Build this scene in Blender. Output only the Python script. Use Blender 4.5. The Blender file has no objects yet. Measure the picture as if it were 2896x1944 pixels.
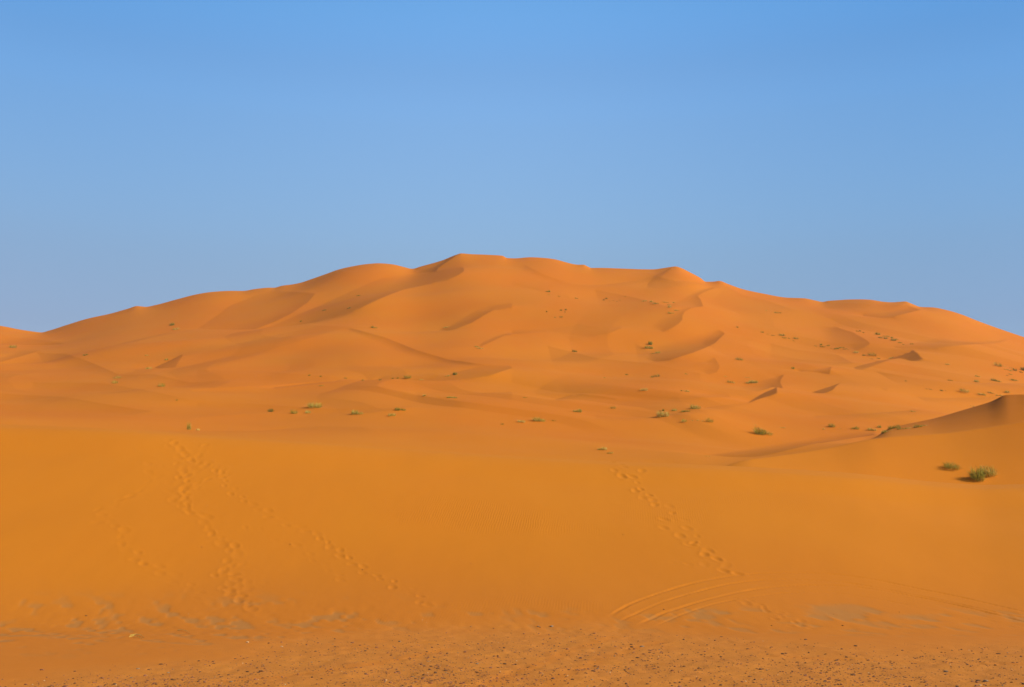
import bpy, math, random
import numpy as np
from mathutils import Matrix, Vector

# ---------------------------------------------------------------- camera, sky, sun, exposure
W0, H0, FPX = 2896, 1944, 3000.0          # photograph size and focal length in its pixels
PITCH = math.atan((1600 - 972) / FPX)     # the horizon lies at row 1600, hidden behind the dune
CAMZ = 2.0
sc = bpy.context.scene
cam = bpy.data.cameras.new('camera'); cam_o = bpy.data.objects.new('camera', cam)
sc.collection.objects.link(cam_o); sc.camera = cam_o
cam.sensor_width = 36; cam.lens = FPX / W0 * 36
cam.clip_start = 0.1; cam.clip_end = 20000
cam_o.location = (0, 0, CAMZ); cam_o.rotation_euler = (math.pi / 2 + PITCH, 0, 0)

SUN_EL, SUN_AZ = math.radians(31), math.radians(108)       # azimuth clockwise from the view direction (+Y)
w = bpy.data.worlds.new('World'); sc.world = w; w.use_nodes = True
nt = w.node_tree; nt.nodes.clear()
out = nt.nodes.new('ShaderNodeOutputWorld'); bg = nt.nodes.new('ShaderNodeBackground')
sky = nt.nodes.new('ShaderNodeTexSky'); sky.sky_type = 'NISHITA'; sky.sun_disc = False
sky.sun_elevation = SUN_EL; sky.sun_rotation = SUN_AZ
sky.altitude = 0; sky.air_density = 1.0; sky.dust_density = 0.6; sky.ozone_density = 1.6
bg.inputs[1].default_value = 0.15
# grade sky by height and bearing; unseen zenith darkened to cut fill light in shade
geo = nt.nodes.new('ShaderNodeTexCoord'); sep = nt.nodes.new('ShaderNodeSeparateXYZ'); nt.links.new(geo.outputs['Generated'], sep.inputs[0])
def ramp(sock, lo, hi, stops):
    mr = nt.nodes.new('ShaderNodeMapRange'); mr.inputs[1].default_value = lo; mr.inputs[2].default_value = hi
    nt.links.new(sock, mr.inputs[0]); r = nt.nodes.new('ShaderNodeValToRGB'); nt.links.new(mr.outputs[0], r.inputs[0])
    r.color_ramp.interpolation = 'B_SPLINE' if len(stops) > 9 else 'CARDINAL'
    while len(r.color_ramp.elements) < len(stops): r.color_ramp.elements.new(.5)
    for e, (v, c) in zip(r.color_ramp.elements, stops): e.position = (v - lo) / (hi - lo); e.color = (*[q / 2 for q in c], 1)
    return r.outputs[0]
def mul(a, b_, f=(2, 2, 2)):
    v = nt.nodes.new('ShaderNodeVectorMath'); v.operation = 'MULTIPLY'; nt.links.new(a, v.inputs[0]); nt.links.new(b_, v.inputs[1])
    u = nt.nodes.new('ShaderNodeVectorMath'); u.operation = 'MULTIPLY'; nt.links.new(v.outputs[0], u.inputs[0]); u.inputs[1].default_value = f
    return u.outputs[0]
cz = ramp(sep.outputs[2], 0.0, 0.8, [(0, (.85, .75, .75)), (.21, (.96, .88, .87)), (.294, (1.134, 1.181, 1.161)), (.396, (1.19, 1.445, 1.546)), (.445, (1.10, 1.48, 1.67)), (.49, (1.0, 1.57, 1.84)), (.53, (.92, 1.45, 1.72)), (.64, (.30, .34, .37))])
cl = ramp(sep.outputs[0], -0.6, 0.6, [(-.6, (.80, .78, .82)), (-.42, (.83, .81, .84)), (0, (1, 1, 1)), (.42, (.82, .89, .97)), (.6, (.8, .88, .96))])
ch = ramp(sep.outputs[0], -0.6, 0.6, [(-.6, (.70, .80, .86)), (-.42, (.72, .82, .87)), (0, (1, 1, 1)), (.42, (.56, .73, .82)), (.6, (.53, .71, .81))])
mz = nt.nodes.new('ShaderNodeMapRange'); nt.links.new(sep.outputs[2], mz.inputs[0]); mz.inputs[1].default_value = .2; mz.inputs[2].default_value = .45
mxc = nt.nodes.new('ShaderNodeMix'); mxc.data_type = 'RGBA'; nt.links.new(mz.outputs[0], mxc.inputs[0]); nt.links.new(cl, mxc.inputs[6]); nt.links.new(ch, mxc.inputs[7])
nt.links.new(mul(mul(sky.outputs[0], cz), mxc.outputs[2]), bg.inputs[0]); nt.links.new(bg.outputs[0], out.inputs[0])

sun = bpy.data.lights.new('sun', 'SUN'); sun.energy = 5.0; sun.angle = math.radians(0.55); sun.color = (1, .93, .82)
sun_o = bpy.data.objects.new('sun', sun); sc.collection.objects.link(sun_o)
sd = Vector((math.cos(SUN_EL) * math.sin(SUN_AZ), math.cos(SUN_EL) * math.cos(SUN_AZ), math.sin(SUN_EL)))
sun_o.rotation_euler = sd.to_track_quat('Z', 'Y').to_euler(); sun_o.location = (60, -10, 60)
sc.view_settings.view_transform = 'Standard'; sc.view_settings.look = 'None'
sc.view_settings.exposure = 0.0; sc.view_settings.gamma = 1.0

# ---------------------------------------------------------------- pixel -> azimuth / tangent of elevation
def ang(px, py):
    px = np.asarray(px, float); py = np.asarray(py, float)
    x = (px - 1448) / FPX; u = (972 - py) / FPX
    cp, sp = math.cos(PITCH), math.sin(PITCH)
    f = cp - u * sp; z = sp + u * cp
    return np.arctan2(x, f), z / np.hypot(x, f)
def hermite(xk, yk, x):
    """smooth (monotone-ish) interpolation through points, clamped outside"""
    xk = np.asarray(xk, float); yk = np.asarray(yk, float)
    h = np.diff(xk); d = np.diff(yk) / h
    m = np.zeros_like(yk); m[0], m[-1] = d[0], d[-1]
    s = d[:-1] * d[1:] > 0
    m[1:-1] = np.where(s, 2 * d[:-1] * d[1:] / np.where(s, d[:-1] + d[1:], 1), 0)
    xc = np.clip(x, xk[0], xk[-1]); i = np.clip(np.searchsorted(xk, xc) - 1, 0, len(h) - 1)
    t = (xc - xk[i]) / h[i]
    return ((2*t**3-3*t**2+1)*yk[i] + (t**3-2*t**2+t)*h[i]*m[i] + (-2*t**3+3*t**2)*yk[i+1] + (t**3-t**2)*h[i]*m[i+1])

# ---------------------------------------------------------------- the sand sheet: a polar grid centred near the viewpoint
TH = np.concatenate([np.linspace(-math.pi, -0.56, 90)[:-1], np.linspace(-0.56, 0.56, 1290), np.linspace(0.56, math.pi, 90)[1:]])
R = np.concatenate([[0.02, 1.5, 4, 8], np.geomspace(12, 31, 170)[:-1], np.linspace(31, 66, 430)[:-1], np.geomspace(66, 560, 760)[:-1], np.geomspace(560, 5200, 60)])
NA, NR = len(TH), len(R)

def curve(pts, th=TH):
    a, t = ang([p[0] for p in pts], [p[1] for p in pts])
    o = np.argsort(a)
    return hermite(a[o], t[o], th)
SKY = [(-700,960),(-300,890),(0,922),(60,933),(115,940.5),(140,935),(190,919),(250,901),(310,888),(360,874),(390,866),(410,868),(440,863),(500,847),(560,832),(600,826),(650,823),(690,823),(720,818),(760,814),(775,814),(800,808),(825,805),(850,800),(880,790),(920,776),(960,762),(1000,753),(1040,747),(1075,745),(1110,748),(1140,755),(1165,760.5),(1190,754),(1250,737),(1290,721),(1305,717),(1330,719),(1380,721),(1420,723.5),(1434,730),(1455,731),(1500,728),(1540,730),(1570,734),(1600,742),(1620,747),(1635,749),(1650,749),(1662,754),(1672,758),(1700,758),(1760,760),(1820,762),(1850,762),(1880,758),(1910,754),(1920,756),(1950,770),(1980,786),(1996,797),(2015,797),(2033,795),(2060,804),(2100,818),(2160,831),(2225,842),(2275,844),(2305,850),(2328,854),(2345,851),(2390,848),(2430,847),(2460,848),(2500,854),(2530,855),(2558,853),(2580,860),(2601,868),(2640,870),(2680,878),(2720,890),(2760,906),(2820,928),(2896,954),(3200,1060),(3600,1160)]
CREST = [(-700,1190),(-200,1196),(0,1203),(300,1215),(560,1233),(960,1258),(1450,1292),(1700,1306),(2000,1318),(2400,1341),(2650,1366),(2800,1374),(2896,1372),(3200,1365),(3600,1380)]
Ts = curve(SKY); Tc = curve(CREST)
k = np.exp(-0.5 * (np.linspace(-3, 3, 161)) ** 2); k /= k.sum()
Tss = np.convolve(np.pad(Ts, 80, mode='edge'), k, 'valid')           # skyline without its small steps
sideways = np.clip((np.abs(TH) - 0.62) / 0.5, 0, 1)
skew = 1 / np.cos(np.clip(TH, -.56, .56))                            # the dune runs square across the view
rc = 55.5 * skew - 8 * sideways                # distance of the front dune's crest
rs = 520 - 30 * np.clip(TH / .5, -1, 1)                              # distance of the great dune's ridge
rf = 31.0 * skew - 1.2 * np.sin(TH * 4) - 3 * sideways                                     # foot of the front dune
fall = 1 - .75 * sideways ** 2 * (3 - 2 * sideways)
zc = (CAMZ + rc * Tc) * fall
lin = lambda v: Tc + (Tss - Tc) * v
cap = np.interp(TH, [-.5, -.1, .1, .3, .5], [3.4, 2.2, 3.4, 4.6, 4.8])
def zT(r, T): return (CAMZ + r * T) * fall
kn = []
kn += [(0 * rf, 0 * rf), (rf * .6, 0 * rf), (rf, .12 + 0 * rf)]
kn += [(rf + .2 * (rc - rf), .125 * zc), (rf + .45 * (rc - rf), .40 * zc), (rf + .72 * (rc - rf), .745 * zc), (rc - cap, zc - cap * (Tc + .03)), (rc, zc)]
dip = np.interp(TH, [-.5, -.2, .05, .25, .5], [-.1, .25, .7, 1.0, 1.1])
kn += [(rc + 7, zc - dip)]
for rr_, v in ((28, .035), (70, .14), (130, .285), (200, .45), (280, .64), (360, .82), (420, .935)):
    f = rr_ / 458.0
    r_ = rc + f * (rs - rc)
    kn.append((r_, zT(r_, lin(v))))
kn += [(rs - 14, zT(rs - 14, lin(.99))), (rs, zT(rs, lin(1.0)))]
zs = zT(rs, Ts)
kn += [(rs + 30, zs - 8), (rs + 200, zs * .55), (rs + 800, zs * .12 + 2), (5300 + 0 * rs, 0 * rs)]
KR = np.array([a for a, b in kn]); KZ = np.array([b for a, b in kn])
h = np.diff(KR, axis=0); d = np.diff(KZ, axis=0) / h
m = np.zeros_like(KZ); same = d[:-1] * d[1:] > 0
m[1:-1] = np.where(same, 2 * d[:-1] * d[1:] / np.where(same, d[:-1] + d[1:], 1), 0)
Z = np.zeros((NR, NA))
for s in range(len(kn) - 1):
    t = (R[:, None] - KR[s][None]) / h[s][None]
    inside = (t >= 0) & (t < 1)
    t = np.clip(t, 0, 1)
    v = ((2*t**3-3*t**2+1)*KZ[s] + (t**3-2*t**2+t)*h[s]*m[s] + (-2*t**3+3*t**2)*KZ[s+1] + (t**3-t**2)*h[s]*m[s+1])
    Z = np.where(inside, v, Z)
X = R[:, None] * np.sin(TH)[None]; Y = R[:, None] * np.cos(TH)[None]

def vnoise(x, y, seed):
    rs_ = np.random.RandomState(seed); G = rs_.rand(128, 128)
    xi = np.floor(x).astype(int); yi = np.floor(y).astype(int); fx = x - xi; fy = y - yi
    fx = fx*fx*fx*(fx*(fx*6-15)+10); fy = fy*fy*fy*(fy*(fy*6-15)+10)
    g = lambda a, b: G[a % 128, b % 128]
    return ((g(xi, yi)*(1-fx)+g(xi+1, yi)*fx)*(1-fy) + (g(xi, yi+1)*(1-fx)+g(xi+1, yi+1)*fx)*fy) * 2 - 1
def sstep(a, b, x):
    t = np.clip((x - a) / (b - a), 0, 1); return t*t*(3-2*t)
# wind-shaped undulation of the slopes (elongated hummocks)
far = sstep(90, 260, R)[:, None]
Z += far * (1.5 * vnoise(X / 90 + Y / 300 + 3, Y / 55 + 7, 1) + .7 * vnoise(X / 38 + 11, Y / 26 - X / 90, 2))
mid = (sstep(66, 95, R) * (1 - sstep(200, 320, R)))[:, None]
Z += mid * (.45 * vnoise(X / 24 + 5, Y / 17 + 2 + X / 60, 3))
Z += (sstep(30, 40, R) * (1 - sstep(50, 60, R)))[:, None] * (.12 * vnoise(X / 14, Y / 16, 4) + .08 * vnoise(X / 30 + 9, R[:, None] / 5 + X / 40, 5))

# fields of small crescent dunes: steep towards the left, long and gentle towards the right
def sawdunes(lam, amp, tilt, warp, seed, lo, hi):
    ph = X / lam + tilt * Y / lam + warp * vnoise(X / (3.1 * lam) + 5, Y / (2.6 * lam) + seed, seed) + .35 * vnoise(X / lam, Y / lam + 3, seed + 1)
    t = ph - np.floor(ph); up = .26
    f = np.where(t < up, t / up, 1 - (t - up) / (1 - up)); f = np.where(t < up, f, f * f * (3 - 2 * f) * .4 + .6 * f)
    m = sstep(-.15, .55, vnoise(X / (2.3 * lam) + 17, Y / (3.2 * lam) + 9, seed + 2))
    m = m * (1 - sstep(.16, .26, TH)[None] * (1 - sstep(150, 210, R))[:, None])
    return amp * m * f * (sstep(lo[0], lo[1], R) * (1 - sstep(hi[0], hi[1], R)))[:, None]
Z += sawdunes(52, .9, .30, 1.0, 51, (110, 190), (400, 490)) + sawdunes(27, .45, .55, 1.1, 61, (85, 130), (300, 420)) + sawdunes(80, .8, -.25, .9, 71, (220, 300), (430, 500))

# the sunlit dune at the right of the flat (ridge 2) and the shaded one that rises behind it (ridge 3)
def at(pts, vals, fill=None):
    a = ang([q[0] for q in pts], [q[1] for q in pts])[0]; return hermite(a, np.array(vals, float), TH)
L2 = [(1880,1314),(2000,1309),(2200,1288),(2350,1265),(2480,1240),(2560,1233),(2660,1227),(2770,1213),(2896,1193),(3060,1172),(3300,1165)]
L3 = [(2480,1236),(2560,1214),(2640,1195),(2720,1170),(2790,1147),(2851,1124),(2876,1122),(2920,1120),(3060,1113),(3300,1104)]
T2, T3 = curve(L2), curve(L3)
r2 = at(L2, [68, 72, 77.5, 81.5, 84.5, 86, 87.5, 89, 90.5, 92, 93]); r3 = at(L3, [112, 111.8, 111.3, 110.3, 109, 107.5, 107, 105.7, 103, 104])
w2 = sstep(ang(1880, 1310)[0], ang(2130, 1300)[0], TH) * (1 - sstep(.58, .80, TH)); w3 = sstep(ang(2420, 1236)[0], ang(2520, 1215)[0], TH)
for i in np.nonzero(w2 > 0)[0]:
    base = Z[:, i].copy(); bz = lambda r: np.interp(r, R, base)
    z2_ = CAMZ + r2[i] * T2[i]; z3_ = CAMZ + r3[i] * T3[i]; ra = r2[i] - min(.62 * (r2[i] - rc[i] - 2), 20)
    xs = [ra, r2[i] - .35 * (r2[i] - ra), r2[i], r2[i] + 4, r2[i] + 32]
    zs_ = [bz(ra), bz(ra) + .66 * (z2_ - bz(ra)), z2_, z2_ + .05, bz(r2[i] + 32)]
    m = (R > ra) & (R < max(xs[-1], r3[i] + 42)); new = np.where(R[m] < xs[-1], np.interp(R[m], xs, zs_), base[m])
    if w3[i] > 0:
        xs[3:] = [r2[i] + 2.5, r3[i], r3[i] + 9, r3[i] + 42]; k_ = min(1, max(T3[i] - T2[i], 0) * 100)
        zs_[3:] = [z2_ - .25 * k_, z3_, z3_ - 2.0 * k_, bz(r3[i] + 42)]
        new = new * (1 - w3[i]) + w3[i] * np.interp(R[m], xs, zs_)
    Z[m, i] = base[m] * (1 - w2[i]) + w2[i] * new
jj = slice(int(np.searchsorted(R, 58)), int(np.searchsorted(R, 165)))
ii = slice(int(np.searchsorted(TH, .1)), NA)
for _ in range(3):                                   # wind-rounded: a light smoothing along and across
    q = Z[jj, ii]; q2 = q.copy(); q2[1:-1] = .25 * q[:-2] + .5 * q[1:-1] + .25 * q[2:]; Z[jj, ii] = q2
    q = Z[jj, ii]; q2 = q.copy(); q2[:, 1:-1] = .25 * q[:, :-2] + .5 * q[:, 1:-1] + .25 * q[:, 2:]; Z[jj, ii] = q2

def col(th):                       # fractional column
    return np.interp(th, TH, np.arange(NA))
def surf_T(th, add=0.0):
    c = col(th); i = int(min(max(c, 0), NA - 2)); f = c - i
    return ((Z[:, i] * (1 - f) + Z[:, i + 1] * f) + add - CAMZ) / R
def hit(px, py, add=0.0, rmin=10.0, rmax=700):
    """first point where the sight line through a pixel of the photograph meets the sand (raised by add)"""
    a, T = ang(px, py); a = float(a); T = float(T)
    S = surf_T(a, add); ok = (S >= T) & (R > rmin) & (R < rmax)
    if not ok.any():
        j = int(np.argmax(np.where(R > rmin, np.where(R < rmax, S, -9), -9))); r = R[j]
    else:
        j = int(np.argmax(ok)); 
        if j > 0 and S[j] > S[j-1] and S[j-1] < T: r = R[j-1] + (R[j] - R[j-1]) * (T - S[j-1]) / (S[j] - S[j-1])
        else: r = R[j]
    return r * math.sin(a), r * math.cos(a), r, a
def height(x, y):
    r = math.hypot(x, y); a = math.atan2(x, y); c = col(a)
    i = int(min(max(c, 0), NA - 2)); f = c - i
    j = int(min(max(np.searchsorted(R, r) - 1, 0), NR - 2)); g = (r - R[j]) / (R[j + 1] - R[j])
    return (Z[j, i]*(1-f) + Z[j, i+1]*f)*(1-g) + (Z[j+1, i]*(1-f) + Z[j+1, i+1]*f)*g

def block(xs, ys, marg):
    """index window of the polar grid that covers the points plus a margin in metres"""
    rr = np.hypot(xs, ys); aa = np.arctan2(xs, ys)
    r0, r1 = rr.min() - marg, rr.max() + marg
    da = marg / max(rr.min(), 5)
    j0, j1 = np.searchsorted(R, [r0, r1]); i0, i1 = np.searchsorted(TH, [aa.min() - da, aa.max() + da])
    return slice(max(j0 - 1, 0), j1 + 1), slice(max(i0 - 1, 0), i1 + 1)
def catmull(P, n=6):
    P = [np.array(p, float) for p in P]; Q = [2*P[0]-P[1]] + P + [2*P[-1]-P[-2]]; o = []
    for i in range(1, len(Q) - 2):
        for t in np.arange(n) / n:
            o.append(.5*((2*Q[i]) + (Q[i+1]-Q[i-1])*t + (2*Q[i-1]-5*Q[i]+4*Q[i+1]-Q[i+2])*t*t + (3*Q[i]-Q[i-1]-3*Q[i+1]+Q[i+2])*t**3))
    o.append(P[-1]); return np.array(o)
def near_poly(xb, yb, P):
    best = np.full(xb.shape, 1e9); sgn = np.ones(xb.shape); val = np.zeros(xb.shape)
    for a, b in zip(P[:-1], P[1:]):
        dx, dy = b[0]-a[0], b[1]-a[1]; L2 = dx*dx+dy*dy + 1e-9
        t = np.clip(((xb-a[0])*dx + (yb-a[1])*dy) / L2, 0, 1)
        ex, ey = xb-a[0]-t*dx, yb-a[1]-t*dy; dd = np.hypot(ex, ey)
        mk = dd < best
        best = np.where(mk, dd, best); sgn = np.where(mk, np.sign(dx*ey-dy*ex), sgn)
        if len(a) > 2: val = np.where(mk, a[2]+(b[2]-a[2])*t, val)
    return best, sgn, val

# Faces of the dunes. Each is bounded by a crest (first list) and the line where the face runs out (second
# list); g is how steeply the face falls to the left, against the sun. Their outlines are read in the
# photograph's two halves (a: left, b: right) and laid on the sand where the sight lines meet it; the heights then
# follow from the slopes by a Poisson solve, so the dunes between the faces rise and sink with them.
def ha(l): return [(x * .62, 680 + y * .62) for x, y in l]
def hb(l): return [(1448 + x * .62, 680 + y * .62) for x, y in l]
FACES = [
 (ha([(1400,388),(1500,352),(1600,315),(1750,258),(1850,222),(1980,196),(2060,180),(2095,160),(2118,140),(2112,124)]), ha([(1230,388),(1330,345),(1480,285),(1600,235),(1750,175),(1880,140),(1990,133),(2100,122)]), .30, .3),
 (ha([(1990,134),(2000,115),(2050,85),(2090,66)]), ha([(1884,134),(1960,108),(2030,84),(2086,66)]), .30, .7),
 (ha([(1160,408),(1250,370),(1330,330),(1400,285),(1440,240)]), ha([(900,405),(980,350),(1060,290),(1150,250),(1260,218)]), .20, .5),
 (ha([(1600,400),(1750,440),(1900,500),(2050,545),(2200,565)]), ha([(1560,402),(1700,460),(1850,525),(2000,560),(2150,580),(2300,572)]), .24, .0),
 (ha([(700,583),(760,555),(830,522)]), ha([(740,587),(800,577),(832,530)]), .34, .6),
 (ha([(170,515),(300,520),(400,550),(540,612)]), ha([(200,560),(400,605),(530,632)]), .16, .1),
 (ha([(0,480),(150,478),(285,471)]), ha([(0,447),(130,443),(200,452),(280,466)]), .20, .5),
 (ha([(-60,570),(0,556),(80,535),(160,512)]), ha([(-60,545),(0,535),(100,508),(180,503)]), .22, .3),
 (ha([(1700,645),(1850,638),(2000,642),(2150,625),(2240,612),(2336,582)]), ha([(1750,625),(1900,617),(2030,612),(2150,585),(2230,568),(2330,570)]), .26, .4),
 (ha([(1250,678),(1450,665),(1700,645)]), ha([(1250,655),(1450,640),(1700,622)]), .12, .2),
 (ha([(900,590),(1200,600),(1500,622)]), ha([(900,645),(1200,650),(1500,648)]), .07, .2),
 (ha([(2000,413),(2080,402),(2150,377),(2200,346),(2250,316),(2336,306)]), ha([(2040,395),(2120,345),(2180,310),(2250,290),(2336,285)]), .26, .2),
 (ha([(2185,487),(2240,462),(2300,434),(2336,430)]), ha([(2195,465),(2260,435),(2320,420)]), .22, .2),
 (ha([(440,865),(620,862),(860,870),(1200,868),(1450,850),(1650,850)]), ha([(440,880),(700,895),(1300,910),(1700,920),(1800,900)]), .07, .0),
 (ha([(880,810),(1150,790),(1400,785)]), ha([(900,835),(1150,830),(1400,820)]), -.06, .2),
 (hb([(60,110),(150,160),(250,190),(340,203),(450,197),(600,170),(740,125)]), hb([(40,140),(200,205),(340,222),(480,222),(640,190)]), .14, .0),
 (hb([(0,205),(100,225),(180,250),(260,262)]), hb([(0,185),(150,215),(260,245)]), .10, .0),
 (hb([(620,190),(652,157),(690,172),(750,185),(870,190)]), hb([(615,215),(700,220),(800,210),(870,196)]), .24, .2),
 (hb([(935,204),(880,228),(845,252),(860,268),(872,301)]), hb([(870,215),(820,240),(770,275),(740,302),(800,308)]), .32, .2),
 (hb([(872,303),(820,306),(790,322),(778,340),(778,360),(760,380),(720,405),(690,415)]), hb([(800,308),(750,312),(700,330),(670,360),(630,400),(670,414)]), .30, .1),
 (hb([(0,425),(150,420),(250,430),(350,438),(440,426),(480,407),(502,397)]), hb([(0,405),(180,402),(300,383),(400,395),(490,394)]), .18, .4),
 (hb([(973,424),(950,446),(925,470),(880,492),(820,515),(740,537),(660,552)]), hb([(935,403),(880,420),(800,445),(700,470),(610,500),(600,540)]), .34, .1),
 (hb([(925,535),(948,575),(935,600),(900,608)]), hb([(880,550),(850,580),(860,606)]), .18, .1),
 (hb([(1480,395),(1560,420),(1620,455),(1636,470),(1600,492),(1570,500)]), hb([(1400,400),(1420,440),(1450,480),(1540,498)]), .22, .1),
 (hb([(1864,306),(1830,319),(1780,333),(1730,346),(1680,348),(1600,342)]), hb([(1800,284),(1800,300),(1760,308),(1700,318),(1600,328)]), .34, .15),
 (hb([(2264,450),(2220,466),(2160,474),(2100,477),(2000,483),(1880,496),(1750,492)]), hb([(2258,446),(2200,456),(2120,458),(2030,452),(1950,438),(1850,460),(1740,478)]), .28, .15),
 (hb([(1718,543),(1780,521),(1832,503),(1850,515),(1862,530),(1879,538)]), hb([(1720,548),(1780,544),(1830,549),(1855,549),(1878,541)]), .46, .8),
 (hb([(1560,578),(1620,562),(1680,548),(1725,543)]), hb([(1560,586),(1600,591),(1640,576),(1725,548)]), .28, .7),
 (hb([(1457,576),(1452,595),(1447,611),(1400,604),(1320,598)]), hb([(1440,580),(1380,588),(1300,590)]), .36, .3),
 (hb([(1240,613),(1229,630),(1222,645),(1234,666),(1190,669)]), hb([(1200,622),(1140,638),(1070,655),(1040,672),(1120,690)]), .30, .2),
 (hb([(1207,671),(1208,702),(1196,709),(1140,723),(1080,739)]), hb([(1200,673),(1160,690),(1110,718),(1080,735)]), .46, .9),
 (hb([(1368,691),(1420,694),(1460,682),(1494,655)]), hb([(1370,687),(1430,671),(1490,654)]), .42, .7),
 (hb([(1712,692),(1700,685),(1714,672)]), hb([(1688,676),(1700,680),(1712,672)]), .40, .7),
 (hb([(200,726),(260,707),(320,700),(400,708),(480,722)]), hb([(200,735),(300,730),(450,727)]), .22, .1),
 (hb([(640,716),(780,724),(900,716),(1000,716)]), hb([(600,700),(760,706),(880,693),(980,690)]), .14, .2),
 (hb([(380,800),(500,808),(620,808),(740,790),(900,760),(1100,738)]), hb([(380,820),(520,830),(700,822),(900,790),(1080,752)]), .10, .0),
 (hb([(1380,800),(1550,795),(1700,785),(1835,774)]), hb([(1380,812),(1550,820),(1800,806),(2000,790)]), .14, .1),
 (hb([(1660,600),(1900,630),(2100,650),(2380,655)]), hb([(1760,655),(2050,690),(2380,706)]), .16, .2),
 (hb([(1840,712),(1950,722),(2100,718),(2250,712)]), hb([(1900,742),(2050,752),(2200,740)]), .18, .0),
 (hb([(880,985),(1050,978),(1250,955),(1450,925),(1650,893)]), hb([(880,970),(1050,950),(1250,920),(1450,890),(1660,862)]), .24, .1),

 (hb([(0,640),(200,690),(420,700),(640,716)]), hb([(0,560),(200,590),(420,640),(640,690)]), .10, .1),
 (hb([(160,480),(400,540),(620,560),(860,606)]), hb([(200,600),(430,640),(640,650),(860,640)]), .12, .1),
 (hb([(560,470),(700,545),(880,560)]), hb([(580,560),(700,600),(860,606)]), .12, .2),
 (hb([(380,225),(560,260),(700,300),(770,275)]), hb([(400,300),(560,350),(680,360)]), .12, .1),
 (hb([(1180,470),(1300,500),(1480,520),(1560,560)]), hb([(1180,560),(1300,585),(1440,572)]), .12, .1),
 (hb([(980,200),(1060,245),(1150,262),(1290,318)]), hb([(900,290),(1040,330),(1200,340),(1290,322)]), .10, .0),
 (hb([(1420,275),(1500,272),(1620,270),(1780,280)]), hb([(1440,300),(1560,320),(1700,320)]), .08, .2),
 (ha([(860,480),(1100,470),(1560,402)]), ha([(500,530),(800,620),(900,600)]), .07, .1),
 (ha([(0,700),(300,715),(560,760),(700,780)]), ha([(0,740),(300,765),(560,800)]), .12, .1),
 (ha([(150,650),(450,650),(700,690),(900,735)]), ha([(150,690),(450,700),(700,735)]), .10, .1),
 (ha([(900,740),(1150,745),(1500,770),(1900,760)]), ha([(900,775),(1200,790),(1600,800)]), .10, .0),
 (ha([(1900,690),(2100,700),(2336,690)]), ha([(1900,740),(2100,760),(2336,750)]), .10, .0),
 (ha([(520,615),(700,610),(870,650),(1060,640)]), ha([(540,650),(760,665),(960,680)]), .12, .1),
 (ha([(600,300),(760,270),(880,245)]), ha([(560,360),(760,330),(900,260)]), .08, .1),
 (ha([(1400,388),(1640,395),(1850,415),(2000,413)]), ha([(1700,350),(1900,340),(2060,330)]), -.07, .1),
 (ha([(1540,640),(1240,660),(870,680)]), ha([(1500,660),(1240,690),(880,690)]), -.10, .3),
]
def inside(px, py, poly):
    r = np.zeros(px.shape, bool)
    for (x0, y0), (x1, y1) in zip(poly, poly[1:] + poly[:1]):
        if y0 == y1: continue
        r ^= ((y0 > py) != (y1 > py)) & (px < (x1 - x0) * (py - y0) / (y1 - y0) + x0)
    return r
i0, i1 = np.searchsorted(TH, [-0.5599, 0.5599]); i0 -= 1
j0 = int(np.searchsorted(R, 66.0)); j1 = int(np.searchsorted(R, 559.9))
du = math.log(R[j0 + 1] / R[j0]); dth = TH[i0 + 5] - TH[i0 + 4]
Zb = Z.copy(); thv = TH[i0:i1 + 1]
nu, na = j1 - j0 + 1, i1 - i0 + 1
PU, PA = 160, 160
ku = 2 * math.pi * np.fft.fftfreq(nu + 2 * PU, du); ka = 2 * math.pi * np.fft.rfftfreq(na + 2 * PA, dth)
den = .35 * ku[:, None] ** 2 + ka[None] ** 2 + (1 / .16) ** 2
cp, sp = math.cos(PITCH), math.sin(PITCH)
ease = sstep(66, 76, R[j0:j1 + 1])[:, None] * np.ones(na)
for it in range(4):
    T = (Z[j0:j1 + 1, i0:i1 + 1] - CAMZ) / R[j0:j1 + 1, None]
    # image position of each point of the sheet
    s_, c_ = np.sin(thv)[None], np.cos(thv)[None]
    dep = c_ * cp + T * sp; px = 1448 + FPX * s_ / dep; py = 972 - FPX * (T * cp - c_ * sp) / dep
    g = np.zeros(T.shape)
    for cr, so, gg, ws in FACES:
        poly = cr + so[::-1]
        xs = [q[0] for q in poly]; ys = [q[1] for q in poly]
        m = (px > min(xs)) & (px < max(xs)) & (py > min(ys)) & (py < max(ys))
        if not m.any(): continue
        qx, qy = px[m], py[m]; ins = inside(qx, qy, poly)
        if not ins.any(): continue
        qx, qy = qx[ins], qy[ins]
        d1, _, _ = near_poly(qx, qy, cr); d2, _, _ = near_poly(qx, qy, so)
        v = 1.2 * gg * (ws + (1 - ws) * d2 / (d1 + d2 + 1e-6))
        idx = np.argwhere(m)[ins]; cur = g[idx[:, 0], idx[:, 1]]
        g[idx[:, 0], idx[:, 1]] = np.where(np.abs(v) > np.abs(cur), v, cur)
    F = g * R[j0:j1 + 1, None]
    F = np.pad(F, ((PU, PU), (PA, PA)))
    O = np.fft.irfft2(-1j * ka[None] * np.fft.rfft2(F) / den, s=F.shape)[PU:-PU, PA:-PA]
    # rows of the sheet before the face are left as they are
    Z = Zb.copy(); Z[j0:j1 + 1, i0:i1 + 1] += O * ease
    print('faces', it, round(float(O.min()), 2), round(float(O.max()), 2))
Z[j1 + 1:, i0:i1 + 1] += O[-1] * np.exp(-(R[j1 + 1:, None] - R[j1]) / 60)
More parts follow.
